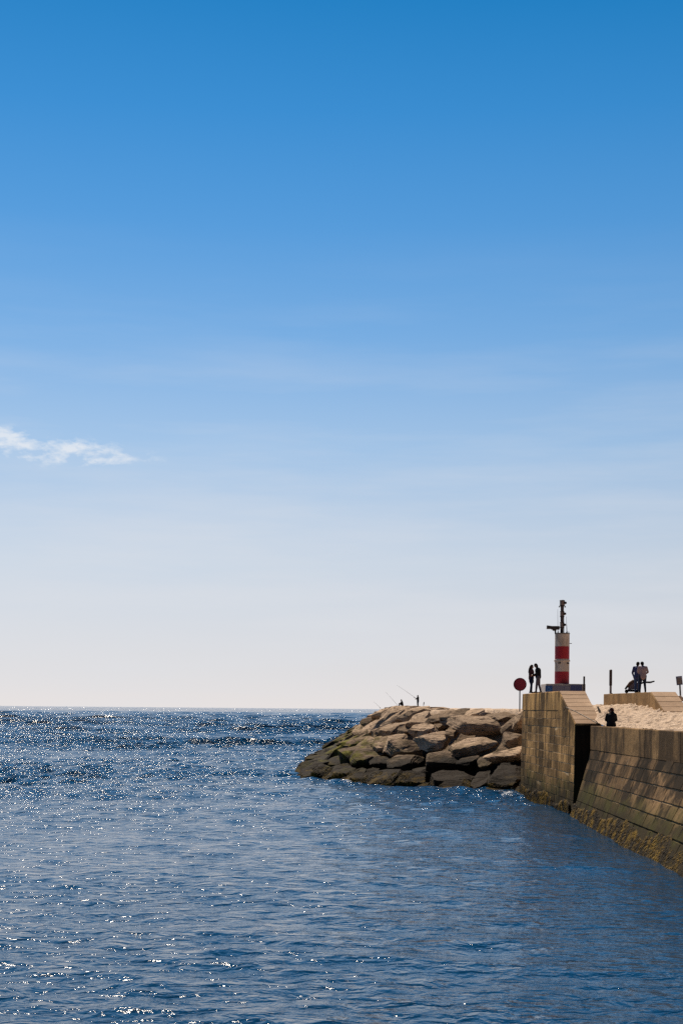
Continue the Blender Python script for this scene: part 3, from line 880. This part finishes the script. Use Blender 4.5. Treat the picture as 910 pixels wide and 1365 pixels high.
tpart('cross_arm', DARK, lambda bm: (bm_cyl(bm, (mx - .24, TD, zc), (mx + .24, TD, zc), .02, seg=6), bm_cyl(bm, (mx - .22, TD, zc - .04), (mx - .22, TD, zc + .06), .03, seg=6), bm_cyl(bm, (mx + .22, TD, zc - .04), (mx + .22, TD, zc + .06), .03, seg=6)))
for dx, dy, top in ((-0.27, 0.1, 812.0), (0.20, 0.25, 822.0), (0.30, -0.2, 822.0), (0.38, 0.1, 833.0)):
    tpart('antenna', DARK, lambda bm: bm_cyl(bm, (mx + dx, TD + dy, zt), (mx + dx - .03, TD + dy, at(748, top, TD).z), 0.014, 0.008, 6))
# horn on its stand, to the left
hx0, hx1 = at(728.2, 837, TD).x, at(745, 837, TD).x
hz0, hz1 = at(738, 838.9, TD).z, at(738, 834.2, TD).z
horn = tpart('fog_horn', DARK, lambda bm: (bm_box(bm, (hx0 + .32, TD - .16, hz0 - .02), (hx1, TD + .16, hz1 - .02), 0.03), bm_cyl(bm, (hx0, TD, (hz0 + hz1) / 2 + .02), (hx0 + .40, TD, (hz0 + hz1) / 2), .135, .11, 14)))
st = shape('horn_stand', DARK, None, lambda bm: (bm_cyl(bm, (hx0 + .58, TD, hz0), (hx0 + .62, TD, zt - .0), 0.06, .05, 8), bm_cyl(bm, (hx0 + .54, TD, hz0 - .1), (hx0 + .54, TD, hz0 + .02), 0.13, .16, 10), bm_cyl(bm, (hx0 + .78, TD, hz0), (hx0 + .80, TD, zt), 0.022, seg=6)))
put_child(st, tower)
for ang in range(0, 360, 45):
    ax, ay = TX + (RAD - .05) * math.cos(R(ang)), TD + (RAD - .05) * math.sin(R(ang))
    tpart('stanchion', DARK, lambda bm: bm_cyl(bm, (ax, ay, zt), (ax, ay, zt + .16), .02, seg=6))
# plinth with its panels
px0, px1 = at(723.8, 915, TD).x, at(775.6, 915, TD).x
plinth = tpart('plinth', GREYC, lambda bm: bm_box(bm, (px0, TD - 1.3, 5.0), (px1, TD + 1.3, ZB), 0.03))
def panel(name, xa, xb, ya, yb, mat, proud):
    a, b = at(xa, yb, TD - 1.3), at(xb, ya, TD - 1.3)
    o = shape(name, mat, None, lambda bm: bm_box(bm, (a.x, TD - 1.3 - proud, a.z), (b.x, TD - 1.3 + 0.01, b.z), 0.004))
    put_child(o, plinth); return o
panel('blue_sign', 726.2, 736.0, 914.0, 921.8, BLUE, 0.03)
panel('grey_panel', 737.2, 758.8, 914.2, 921.6, rough_paint('panel_grey', (0.21, 0.20, 0.25, 1), (0.14, 0.13, 0.20, 1), 0.7, 0.1), 0.014)
panel('navy_panel', 759.6, 775.2, 913.2, 921.8, NAVY, 0.02)
# mark on the blue sign: a pale triangle outline
a = at(731.2, 915.2, TD - 1.34); b = at(728.4, 920.4, TD - 1.34); c = at(734.2, 920.4, TD - 1.34)
mk = shape('sign_mark', rough_paint('mark_blue', (0.07, 0.20, 0.48, 1), None, 0.5, 0), None, lambda bm: bm_tube(bm, [a, b, c, a], 0.028, 6))
put_child(mk, plinth)

# ------------------------------------------------------------------ posts and signs
def post(label, px, py0, py1, D, r0, mats, base_z):
    t = at(px, py0, D); e = empty('post', (t.x, D, base_z)); bpy.context.view_layer.update()
    tag(e, label, 'post')
    zs = base_z + (t.z - base_z) * 0.36
    def add(nm, mat, z0, z1, r):
        o = shape(nm, mat, None, lambda bm: lathe(bm, [(r, z0), (r, z1 - r * .4), (r * .6, z1)], (t.x, D), 14)); put_child(o, e)
    add('lower_shaft', mats[0], base_z, zs, r0 * 0.78); add('upper_shaft', mats[1], zs - .02, t.z, r0)
    add('foot', mats[0], base_z - .02, base_z + 0.06, r0 * 1.9)
    return e
post('short dark post standing just right of the tower plinth', 778.0, 901.5, 921, 98.0, 0.065, (DARK, DARK), 5.1)
post('taller brown post on the left end of the low parapet block', 813.4, 892.5, 924, 85.6, 0.088, (rough_paint('post_grey', (0.25, 0.22, 0.22, 1)), rough_paint('post_brown', (0.06, 0.036, 0.032, 1))), 6.11)

SD = 88.6
c0 = at(692.6, 912.3, SD)
rs = empty('round_sign', (c0.x, SD, 5.3)); bpy.context.view_layer.update()
tag(rs, 'round dark red sign on a thin pole at the left end of the pier wall', 'sign')
SRED = rough_paint('sign_red', (0.36, 0.022, 0.045, 1), (0.27, 0.018, 0.04, 1), 0.45, 0.0, sc=2)
SRIM = rough_paint('sign_rim', (0.20, 0.012, 0.028, 1), None, 0.5, 0.0)
POLE = rough_paint('pole_grey', (0.16, 0.15, 0.15, 1))
def disc(bm, r, th, y):
    bmesh.ops.create_cone(bm, cap_ends=True, segments=48, radius1=r, radius2=r, depth=th, matrix=Matrix.Translation((c0.x, y, c0.z)) @ Matrix.Rotation(R(90), 4, 'X'))
SR = 8.75 / FPX * SD
put_child(shape('rim', SRIM, None, lambda bm: disc(bm, SR, 0.03, SD)), rs)
put_child(shape('face', SRED, None, lambda bm: disc(bm, SR * 0.86, 0.012, SD - 0.022)), rs)
put_child(shape('pole', POLE, None, lambda bm: bm_cyl(bm, (c0.x, SD + .055, 5.0), (c0.x, SD + .055, c0.z + .3), 0.038, seg=12)), rs)
put_child(shape('clamp', POLE, None, lambda bm: bm_box(bm, (c0.x - .1, SD + .017, c0.z - .04), (c0.x + .1, SD + .095, c0.z + .04))), rs)

ND = 76.0
n0 = at(904.8, 907.2, ND)
ns = empty('notice_board', (n0.x, ND, 5.4)); bpy.context.view_layer.update()
tag(ns, 'small tilted notice board with a dark frame on a post at the right edge', 'sign')
hw, hh = 4.3 / FPX * ND, 5.9 / FPX * ND
def nb(bm, hw_, hh_, y0, y1):
    bm_box(bm, (-hw_, y0, -hh_), (hw_, y1, hh_), 0.005)
tl = Matrix.Translation(n0) @ Matrix.Rotation(R(-7), 4, 'Y') @ Matrix.Rotation(R(12), 4, 'Z')
fr = shape('frame', NAVY, None, lambda bm: (nb(bm, hw, hh, 0, .03), bmesh.ops.transform(bm, matrix=tl, verts=bm.verts))); put_child(fr, ns)
fc = shape('face', rough_paint('notice_face', (0.17, 0.14, 0.13, 1), (0.09, 0.08, 0.12, 1), 0.6, 0, sc=5), None, lambda bm: (bm_box(bm, (-hw * .78, -.014, -hh * .82), (hw * .78, 0.005, hh * .60)), bmesh.ops.transform(bm, matrix=tl, verts=bm.verts))); put_child(fc, ns)
hd = shape('header', rough_paint('notice_head', (0.38, 0.36, 0.42, 1), None, 0.6, 0), None, lambda bm: (bm_box(bm, (-hw * .78, -.016, hh * .64), (hw * .78, 0.005, hh * .74)), bmesh.ops.transform(bm, matrix=tl, verts=bm.verts))); put_child(hd, ns)
b0 = at(907.6, 932, ND)
put_child(shape('pole', DARK, None, lambda bm: bm_cyl(bm, (n0.x + .03, ND + .06, n0.z - hh * .2), (b0.x, ND + .06, b0.z - 0.6), 0.045, seg=10)), ns)
# drift of pale stones at its foot
r3 = np.random.default_rng(77)
for i in range(1):
    o = link('stone', smooth_by_angle(boulder_mesh(801, 3, (0.22, .18, .13))), SAND)
    q = at(904.5, 931, 75.4); o.location = (q.x, q.y, q.z - 0.02)
    tag(o, 'pale rounded stone at the foot of the notice board post', 'stone')
# solid dark strip standing in for a small shadow by the ramp
q0, q1 = at(796.2, 942.5, 71.5), at(800.0, 952.0, 70.6)
pk = shape('shadow_strip', rough_paint('shadow_dark', (0.03, 0.022, 0.018, 1), None, 0.95, 0.3, 0.05), None, lambda bm: bm_tube(bm, [q0, q1], [0.05, 0.07], 4))
tag(pk, 'short dark strip standing in for a small shadow beside the pale ramp', 'shadow_strip')

# ------------------------------------------------------------------ people
scratch = bpy.data.scenes.new('scratch')
def capsules_mesh(caps, voxel=0.012, smooth_it=6):
    V, F, n0 = [], [], 0
    for c in caps:
        a, ra, b, rb = c[:4]
        a, b = Vector(a), Vector(b)
        ax = (b - a) if (b - a).length > 1e-4 else Vector((0, 0, 1e-3))
        m = np.array(ax.to_track_quat('Z', 'Y').to_matrix())
        seg, hs = 14, 4
        ph = np.concatenate([np.linspace(-math.pi / 2 + 0.05, 0, hs), np.linspace(0, math.pi / 2 - 0.05, hs)])
        rad = np.where(np.arange(2 * hs) < hs, ra, rb); zz = np.where(np.arange(2 * hs) < hs, 0.0, ax.length)
        tt = np.arange(seg) * 2 * math.pi / seg
        P = np.stack([(np.cos(ph) * rad)[:, None] * np.cos(tt), (np.cos(ph) * rad)[:, None] * np.sin(tt), (np.sin(ph) * rad + zz)[:, None] + 0 * tt], -1).reshape(-1, 3)
        V.append(P @ m.T + np.array(a))
        for i in range(2 * hs - 1):
            for j in range(seg):
                F.append((n0 + i * seg + j, n0 + i * seg + (j + 1) % seg, n0 + (i + 1) * seg + (j + 1) % seg, n0 + (i + 1) * seg + j))
        F.append(tuple(n0 + j for j in reversed(range(seg)))); F.append(tuple(n0 + (2 * hs - 1) * seg + j for j in range(seg)))
        n0 += len(P)
    me = bpy.data.meshes.new('tmp'); me.from_pydata(np.concatenate(V).tolist(), [], F)
    o = bpy.data.objects.new('tmp', me); scratch.collection.objects.link(o)
    m = o.modifiers.new('r', 'REMESH'); m.mode = 'VOXEL'; m.voxel_size = voxel
    s = o.modifiers.new('s', 'SMOOTH'); s.iterations = smooth_it; s.factor = 0.5
    scratch.view_layers[0].update(); dg = scratch.view_layers[0].depsgraph
    out = bpy.data.meshes.new_from_object(o.evaluated_get(dg))
    bpy.data.objects.remove(o); bpy.data.meshes.remove(me)
    for p in out.polygons: p.use_smooth = True
    return out
def cloth(name, c, c2=None, sc=9):
    return rough_paint(name, c, c2, 0.9, 0.35, 0.1, sc=sc)
SKIN = rough_paint('skin', (0.36, 0.20, 0.135, 1), (0.30, 0.16, 0.105, 1), 0.55, 0.0)
BASEJ = dict(pelvis=(0, 0, .95), waist=(0, 0, 1.08), chest=(0, 0.01, 1.30), neck=(0, 0, 1.46), head=(0, .025, 1.60),
             sl=(-.185, 0, 1.41), sr=(.185, 0, 1.41), el=(-.235, -.01, 1.13), er=(.235, -.01, 1.13), wl=(-.245, .06, .89), wr=(.245, .06, .89),
             hl=(-.09, 0, .92), hr=(.09, 0, .92), kl=(-.10, .02, .50), kr=(.10, .02, .50), al=(-.10, -.02, .09), ar=(.10, -.02, .09),
             tl=(-.115, .16, .035), tr=(.115, .16, .035))
def person(label, loc, rz, scale, pose, top, legs, shoes, hair, hair_long=0.0, coat=0.0, wide=1.0, cap_hat=None, hood=False, face=(0, 1), extra=None, group=None, bare_legs=False, skirt=False):
    J = {k: Vector(v) for k, v in BASEJ.items()}
    for k, v in pose.items(): J[k] = Vector(v)
    fv = Vector((face[0], face[1], 0)).normalized()
    up = (J['head'] - J['neck']).normalized()
    hd = J['head']
    caps = [(J['pelvis'], .125 * wide, J['waist'], .115 * wide), (J['waist'], .115 * wide, J['chest'], .13 * wide), (J['chest'], .12, J['neck'] - Vector((0, 0, .05)), .07),
            (J['sl'], .06, J['sr'], .06), (J['neck'] - Vector((0, 0, .05)), .055, hd, .05),
            (hd + up * .03, .092, hd - up * .035 + fv * .02, .075), (hd - up * .03 + fv * .045, .06, hd - up * .075 + fv * .055, .045),
            (hd + fv * .095 - up * .0, .014, hd + fv * .118 - up * .03, .018)]
    sidev = Vector((fv.y, -fv.x, 0))
    for s in (-1, 1):
        caps.append((hd + sidev * s * .088 + up * .012, .018, hd + sidev * s * .092 - up * .02, .013))
    tops = [(J['pelvis'] - Vector((0, 0, coat)), .15 * wide, J['waist'], .14 * wide), (J['waist'], .14 * wide, J['chest'], .155 * wide),
            (J['chest'], .15 * wide, J['neck'] - Vector((0, 0, .07)), .085), (J['sl'], .078, J['sr'], .078), (J['neck'] - Vector((0, 0, .06)), .075, J['neck'], .07)]
    for s in ((-1, 'l'), (1, 'r')):
        sh, e, w = J['s' + s[1]], J['e' + s[1]], J['w' + s[1]]
        caps += [(sh, .052, e, .042), (e, .042, w, .028)]
        tops += [(sh, .075, e, .06), (e, .06, e + (w - e) * .93, .044)]
        d = (w - e).normalized()
        o1 = d.cross(Vector((0, 0, 1)))
        if o1.length < .2: o1 = d.cross(Vector((0, 1, 0)))
        o1.normalize(); o2 = d.cross(o1).normalized()
        caps.append((w, .028, w + d * .07, .032))
        for i, (u, ln) in enumerate(((-.028, .062), (-.010, .072), (.010, .068), (.027, .052))):
            b0 = w + d * .085 + o1 * u; b1 = b0 + d * ln * .55 + o2 * .012; b2 = b1 + d * ln * .4 + o2 * .03
            caps += [(b0, .0095, b1, .009), (b1, .009, b2, .0085)]
        t0 = w + d * .03 - o1 * .03; t1 = t0 + d * .035 - o1 * .03
        caps += [(t0, .012, t1, .0105), (t1, .0105, t1 + d * .03 + o2 * .01, .009)]
        h, k, a, t = J['h' + s[1]], J['k' + s[1]], J['a' + s[1]], J['t' + s[1]]
        caps += [(h, .085, k, .055), (k, .055, k + (a - k) * .35, .052), (k + (a - k) * .35, .052, a, .036), (a, .035, t, .03)]
    body = link('person', capsules_mesh(caps, 0.011, 3), SKIN)
    body.location = loc; body.rotation_euler = (0, 0, rz); body.scale = (scale,) * 3
    tag(body, label, 'person', group)
    def part(nm, cp, mat, vox=.014, it=6):
        o = link(nm, capsules_mesh(cp, vox, it), mat); o.parent = body; return o
    part('jacket', tops, top)
    leg = [(J['pelvis'], .135 * wide, J['pelvis'] - Vector((0, 0, .02)), .14 * wide)]
    for s in 'lr':
        h, k, a = J['h' + s], J['k' + s], J['a' + s]
        leg += [(h, .105 * wide, k, .072), (k, .072, k + (a - k) * .3, .068), (k + (a - k) * .3, .068, a + (k - a) * .06, .054)]
    if skirt: leg += [(J['pelvis'], .14, (J['kl'] + J['kr']) / 2 + Vector((0, 0, .22)), .15)]
    part('trousers', leg, legs)
    for s in 'lr':
        a, t = J['a' + s], J['t' + s]
        hv = (t - a); hv.z = 0; hv.normalize()
        part('shoe', [(a - Vector((0, 0, .03)) - hv * .04, .045, t, .036), (a, .046, a - Vector((0, 0, .03)), .048)], shoes, .012, 3)
    hp = [(hd + up * .045 - fv * .012, .100, hd - fv * .035, .088), (hd - fv * .045, .082, hd - up * .06 - fv * .045, .06)]
    if hair_long:
        hp += [(hd - fv * .05, .09, hd - up * hair_long * .5 - fv * .085, .085), (hd - up * hair_long * .5 - fv * .085, .085, hd - up * hair_long - fv * .10, .055)]
    part('hair', hp, hair, .012, 4)
    if cap_hat:
        part('cap', [(hd + up * .06 - fv * .02, .108, hd + up * .045 - fv * .03, .108), (hd + up * .045 + fv * .07 + sidev * .05, .022, hd + up * .04 + fv * .17, .018), (hd + up * .045 + fv * .07 - sidev * .05, .022, hd + up * .04 + fv * .17, .018)], cap_hat, .012, 3)
    if hood:
        part('hood', [(J['neck'] - fv * .08 - sidev * .08, .07, J['neck'] - fv * .10 + sidev * .08, .07), (J['neck'] - fv * .1, .08, J['neck'] - fv * .07 + up * .06, .07)], top)
    if extra:
        for nm, cp, mat in extra(J, fv, up, sidev): part(nm, cp, mat)
    return body

BLACK = cloth('black_cloth', (0.012, 0.012, 0.014, 1), (0.02, 0.019, 0.022, 1))
DENIM = cloth('dark_denim', (0.018, 0.026, 0.055, 1), (0.012, 0.017, 0.034, 1))
JEANS = cloth('blue_denim', (0.045, 0.075, 0.17, 1), (0.03, 0.05, 0.12, 1))
GREYJ = cloth('grey_trousers', (0.13, 0.11, 0.13, 1), (0.08, 0.07, 0.085, 1))
MAROON = cloth('maroon_knit', (0.17, 0.055, 0.045, 1), (0.055, 0.02, 0.02, 1))
NAVYJ = cloth('navy_jacket', (0.035, 0.05, 0.13, 1), (0.045, 0.04, 0.09, 1))
MAUVE = cloth('mauve_jacket', (0.34, 0.25, 0.26, 1), (0.20, 0.15, 0.175, 1), 4)
YELLOW = cloth('yellow_shirt', (0.55, 0.36, 0.04, 1), (0.4, 0.25, 0.03, 1))
HAIRD = cloth('dark_hair', (0.014, 0.010, 0.009, 1))
HAIRB = cloth('brown_hair', (0.055, 0.026, 0.016, 1), (0.025, 0.013, 0.01, 1))

wz = 6.112
# woman and man facing each other on the pier wall
p = at(707.3, 923, 85.2)
person('person with long brown hair and maroon top facing the other on the pier wall', (p.x, p.y, wz), R(-80), 0.985,
       dict(wl=(-.14, .30, 1.06), el=(-.22, .05, 1.14), wr=(.14, .32, 1.06), er=(.23, .05, 1.14), head=(0, .03, 1.605), al=(-.10, .05, .09), tl=(-.11, .23, .035), kl=(-.10, .05, .5), ar=(.10, -.08, .09), tr=(.11, .10, .035), kr=(.10, -.01, .5)),
       MAROON, DENIM, BLACK, HAIRB, hair_long=0.34, skirt=True, wide=1.12, coat=.04)
p = at(716.7, 922, 84.6)
def yellow_front(J, fv, up, sd):
    return [('shirt', [(J['waist'] + fv * .075 - Vector((0, 0, .06)), .095, J['chest'] + fv * .07 - Vector((0, 0, .06)), .09)], YELLOW)]
person('person in a black jacket and yellow shirt leaning in towards the long haired one', (p.x, p.y, wz), R(82), 1.04,
       dict(pelvis=(0, 0, .94), waist=(0, .0, 1.08), chest=(0, .02, 1.30), neck=(0, .07, 1.45), head=(0, .14, 1.575), sl=(-.19, .03, 1.40), sr=(.19, .03, 1.40),
            el=(-.26, .05, 1.12), wl=(-.15, .30, 1.04), er=(.26, .05, 1.12), wr=(.15, .30, 1.04), kl=(-.10, .08, .5), al=(-.10, .12, .09), tl=(-.11, .29, .035),
            kr=(.10, -.05, .5), ar=(.11, -.15, .09), tr=(.12, .02, .035)), BLACK, GREYJ, BLACK, HAIRD, extra=yellow_front, coat=0.0, wide=1.15)
# the two on the parapet
p = at(855.6, 921, 78.6)
person('person seen from behind in a greyish mauve jacket and dark jeans on the parapet', (p.x, p.y, 6.112), R(4), 1.0,
       dict(er=(.30, .02, 1.15), wr=(.20, .22, 1.02), el=(-.24, .06, 1.15), wl=(-.10, .25, 1.08), head=(-.01, .06, 1.595), kl=(-.13, .02, .5), al=(-.16, -.02, .09), tl=(-.18, .16, .035), kr=(.13, .02, .5), ar=(.16, -.02, .09), tr=(.18, .16, .035), sl=(-.20, 0, 1.40), sr=(.20, 0, 1.40)),
       MAUVE, DENIM, BLACK, HAIRD, wide=1.35, coat=.05)
p = at(848.6, 921, 79.7)
person('person in a navy jacket and blue jeans standing behind the mauve jacket', (p.x, p.y, 6.112), R(-28), 1.01,
       dict(el=(-.27, -.02, 1.12), wl=(-.24, .12, .90), head=(.01, .05, 1.60)), NAVYJ, JEANS, BLACK, HAIRD, wide=1.2, coat=.03)
# the one sitting low behind the quay wall
p = at(813.2, 966, 66.2)
person('person in black with a dark red cap sitting behind the edge of the quay wall', (12.56, 66.3, 4.33), R(-8), 1.0,
       dict(pelvis=(0, 0, .12), waist=(0, .02, .28), chest=(0, .06, .48), neck=(0, .09, .63), head=(0, .13, .76), sl=(-.18, .06, .58), sr=(.18, .06, .58),
            el=(-.24, .16, .34), er=(.24, .16, .34), wl=(-.10, .34, .26), wr=(.10, .34, .26), hl=(-.10, .04, .10), hr=(.10, .04, .10), kl=(-.12, .40, .30), kr=(.12, .40, .30),
            al=(-.08, .58, .07), ar=(.08, .58, .07), tl=(-.08, .74, .05), tr=(.08, .74, .05)),
       BLACK, BLACK, BLACK, HAIRD, cap_hat=cloth('cap_cloth', (0.055, 0.012, 0.014, 1)), hood=True, wide=1.3, face=(-1, 0.25))
# anglers far out on the crest
FD = 206.0
fz = at(556.6, 942.8, FD)
person('standing angler in dark clothes holding a rod on the breakwater crest', (fz.x, FD, fz.z), R(60), 1.02,
       dict(el=(-.24, .10, 1.16), wl=(-.10, .32, 1.16), er=(.24, .10, 1.16), wr=(.08, .34, 1.22)), BLACK, DENIM, BLACK, HAIRD, coat=.08, wide=1.1)
sz = at(536.0, 944.6, FD - 2)
person('seated angler in dark clothes on the breakwater crest', (sz.x, FD - 2, sz.z + .22), R(75), 1.02,
       dict(pelvis=(0, 0, .30), waist=(0, .03, .45), chest=(0, .08, .66), neck=(0, .12, .82), head=(0, .16, .95), sl=(-.18, .08, .77), sr=(.18, .08, .77),
            el=(-.22, .24, .55), er=(.22, .24, .55), wl=(-.08, .44, .50), wr=(.08, .44, .50), hl=(-.09, .02, .28), hr=(.09, .02, .28), kl=(-.12, .42, .50), kr=(.12, .42, .50),
            al=(-.12, .46, .10), ar=(.12, .46, .10), tl=(-.12, .62, .05), tr=(.12, .62, .05)), BLACK, BLACK, BLACK, HAIRD, wide=1.15, coat=.02)
def rod(label, p0, p1, D, r=0.020):
    a, b = at(p0[0], p0[1], D), at(p1[0], p1[1], D)
    m = a + (b - a) * 0.5 + Vector((0, 0, 0.03)); 
    e = empty('fishing_rod', a); bpy.context.view_layer.update()
    tag(e, label, 'fishing rod', 'rods on the breakwater')
    put_child(shape('blank', DARK, None, lambda bm: bm_tube(bm, [a, m, b], [r, r * .7, r * .35], 6)), e)
    g = a + (b - a) * 0.02
    put_child(shape('handle', DARK, None, lambda bm: bm_cyl(bm, a - (b - a) * .04, a + (b - a) * .10, r * 1.5, r * 1.4, 8)), e)
    put_child(shape('reel', DARK, None, lambda bm: bm_sphere(bm, a + (b - a) * .10 + Vector((0, 0, -.05)), .05, seg=8)), e)
rod('long fishing rod held up by the standing angler', (554.0, 930.8), (528.5, 913.2), FD - .4)
rod('fishing rod propped in front of the seated angler', (531.8, 942.8), (514.0, 922.5), FD - 2.4)
rod('lowest fishing rod, furthest left beyond the crest', (507.0, 944.0), (497.5, 935.0), FD + 3, .018)
q0, q1 = at(563.8, 943.5, FD), at(564.8, 935.8, FD)
e = shape('rod_rest', DARK, None, lambda bm: (bm_cyl(bm, q0, q1, .035, .03, 6), bm_cyl(bm, q0 + (q1 - q0) * .55, q1, .07, .06, 8)))
tag(e, 'short dark rod rest standing right of the standing angler', 'rod rest')

# ------------------------------------------------------------------ pushchair behind the two on the parapet
PD = 80.6
pc0 = at(842, 921, PD)
pc = empty('pushchair', (pc0.x, PD, 6.112)); bpy.context.view_layer.update()
tag(pc, 'dark pushchair with a grey seat and long handle behind the two on the parapet', 'pushchair')
def A(px, py, dy=0): return at(px, py, PD + dy)
Z0 = 6.112
for px_, rr_ in ((834.5, .10), (850.0, .12)):
    for dy in (-.20, .20):
        c = A(px_, 915, dy)
        put_child(shape('wheel', BLACK, None, lambda bm: bmesh.ops.create_cone(bm, cap_ends=True, segments=18, radius1=rr_, radius2=rr_, depth=.05, matrix=Matrix.Translation((c.x, c.y, Z0 + rr_)) @ Matrix.Rotation(R(90), 4, 'X'))), pc)
x0, x1 = A(833.5, 915).x, A(851, 915).x
put_child(shape('basket', BLACK, None, lambda bm: bm_box(bm, (x0, PD - .17, Z0 + .08), (x1, PD + .17, Z0 + .20), .03)), pc)
put_child(shape('seat', cloth('grey_fabric', (0.15, 0.13, 0.15, 1), (0.09, .075, .1, 1), 5), None, lambda bm: (prism(bm, [(0, .20), (.10, .42), (.30, .62), (.52, .60), (.66, .22)], -.18, .18), bmesh.ops.transform(bm, matrix=Matrix.Translation((x0 + .12, PD, Z0)) @ Matrix.Rotation(R(-90), 4, 'Z'), verts=bm.verts))), pc)
put_child(shape('canopy', cloth('brown_fabric', (0.13, 0.075, 0.05, 1)), None, lambda bm: bm_tube(bm, [Vector((x0 + .10, PD, Z0 + .36)), Vector((x0 + .28, PD, Z0 + .52)), Vector((x0 + .48, PD, Z0 + .66))], [.09, .15, .14], 12)), pc)
put_child(shape('footrest', BLACK, None, lambda bm: bm_tube(bm, [Vector((x0 - .04, PD, Z0 + .22)), Vector((x0 + .10, PD, Z0 + .40)), Vector((x0 + .28, PD, Z0 + .42))], [.05, .07, .05], 8)), pc)
h0, h1, h2, h3 = A(846, 914), A(858, 909.4), A(866, 909.6), A(871.6, 908.0)
put_child(shape('handle', BLACK, None, lambda bm: bm_tube(bm, [h0, h1, h2, h3], [.04, .05, .055, .035], 8)), pc)
bpy.data.scenes.remove(scratch)
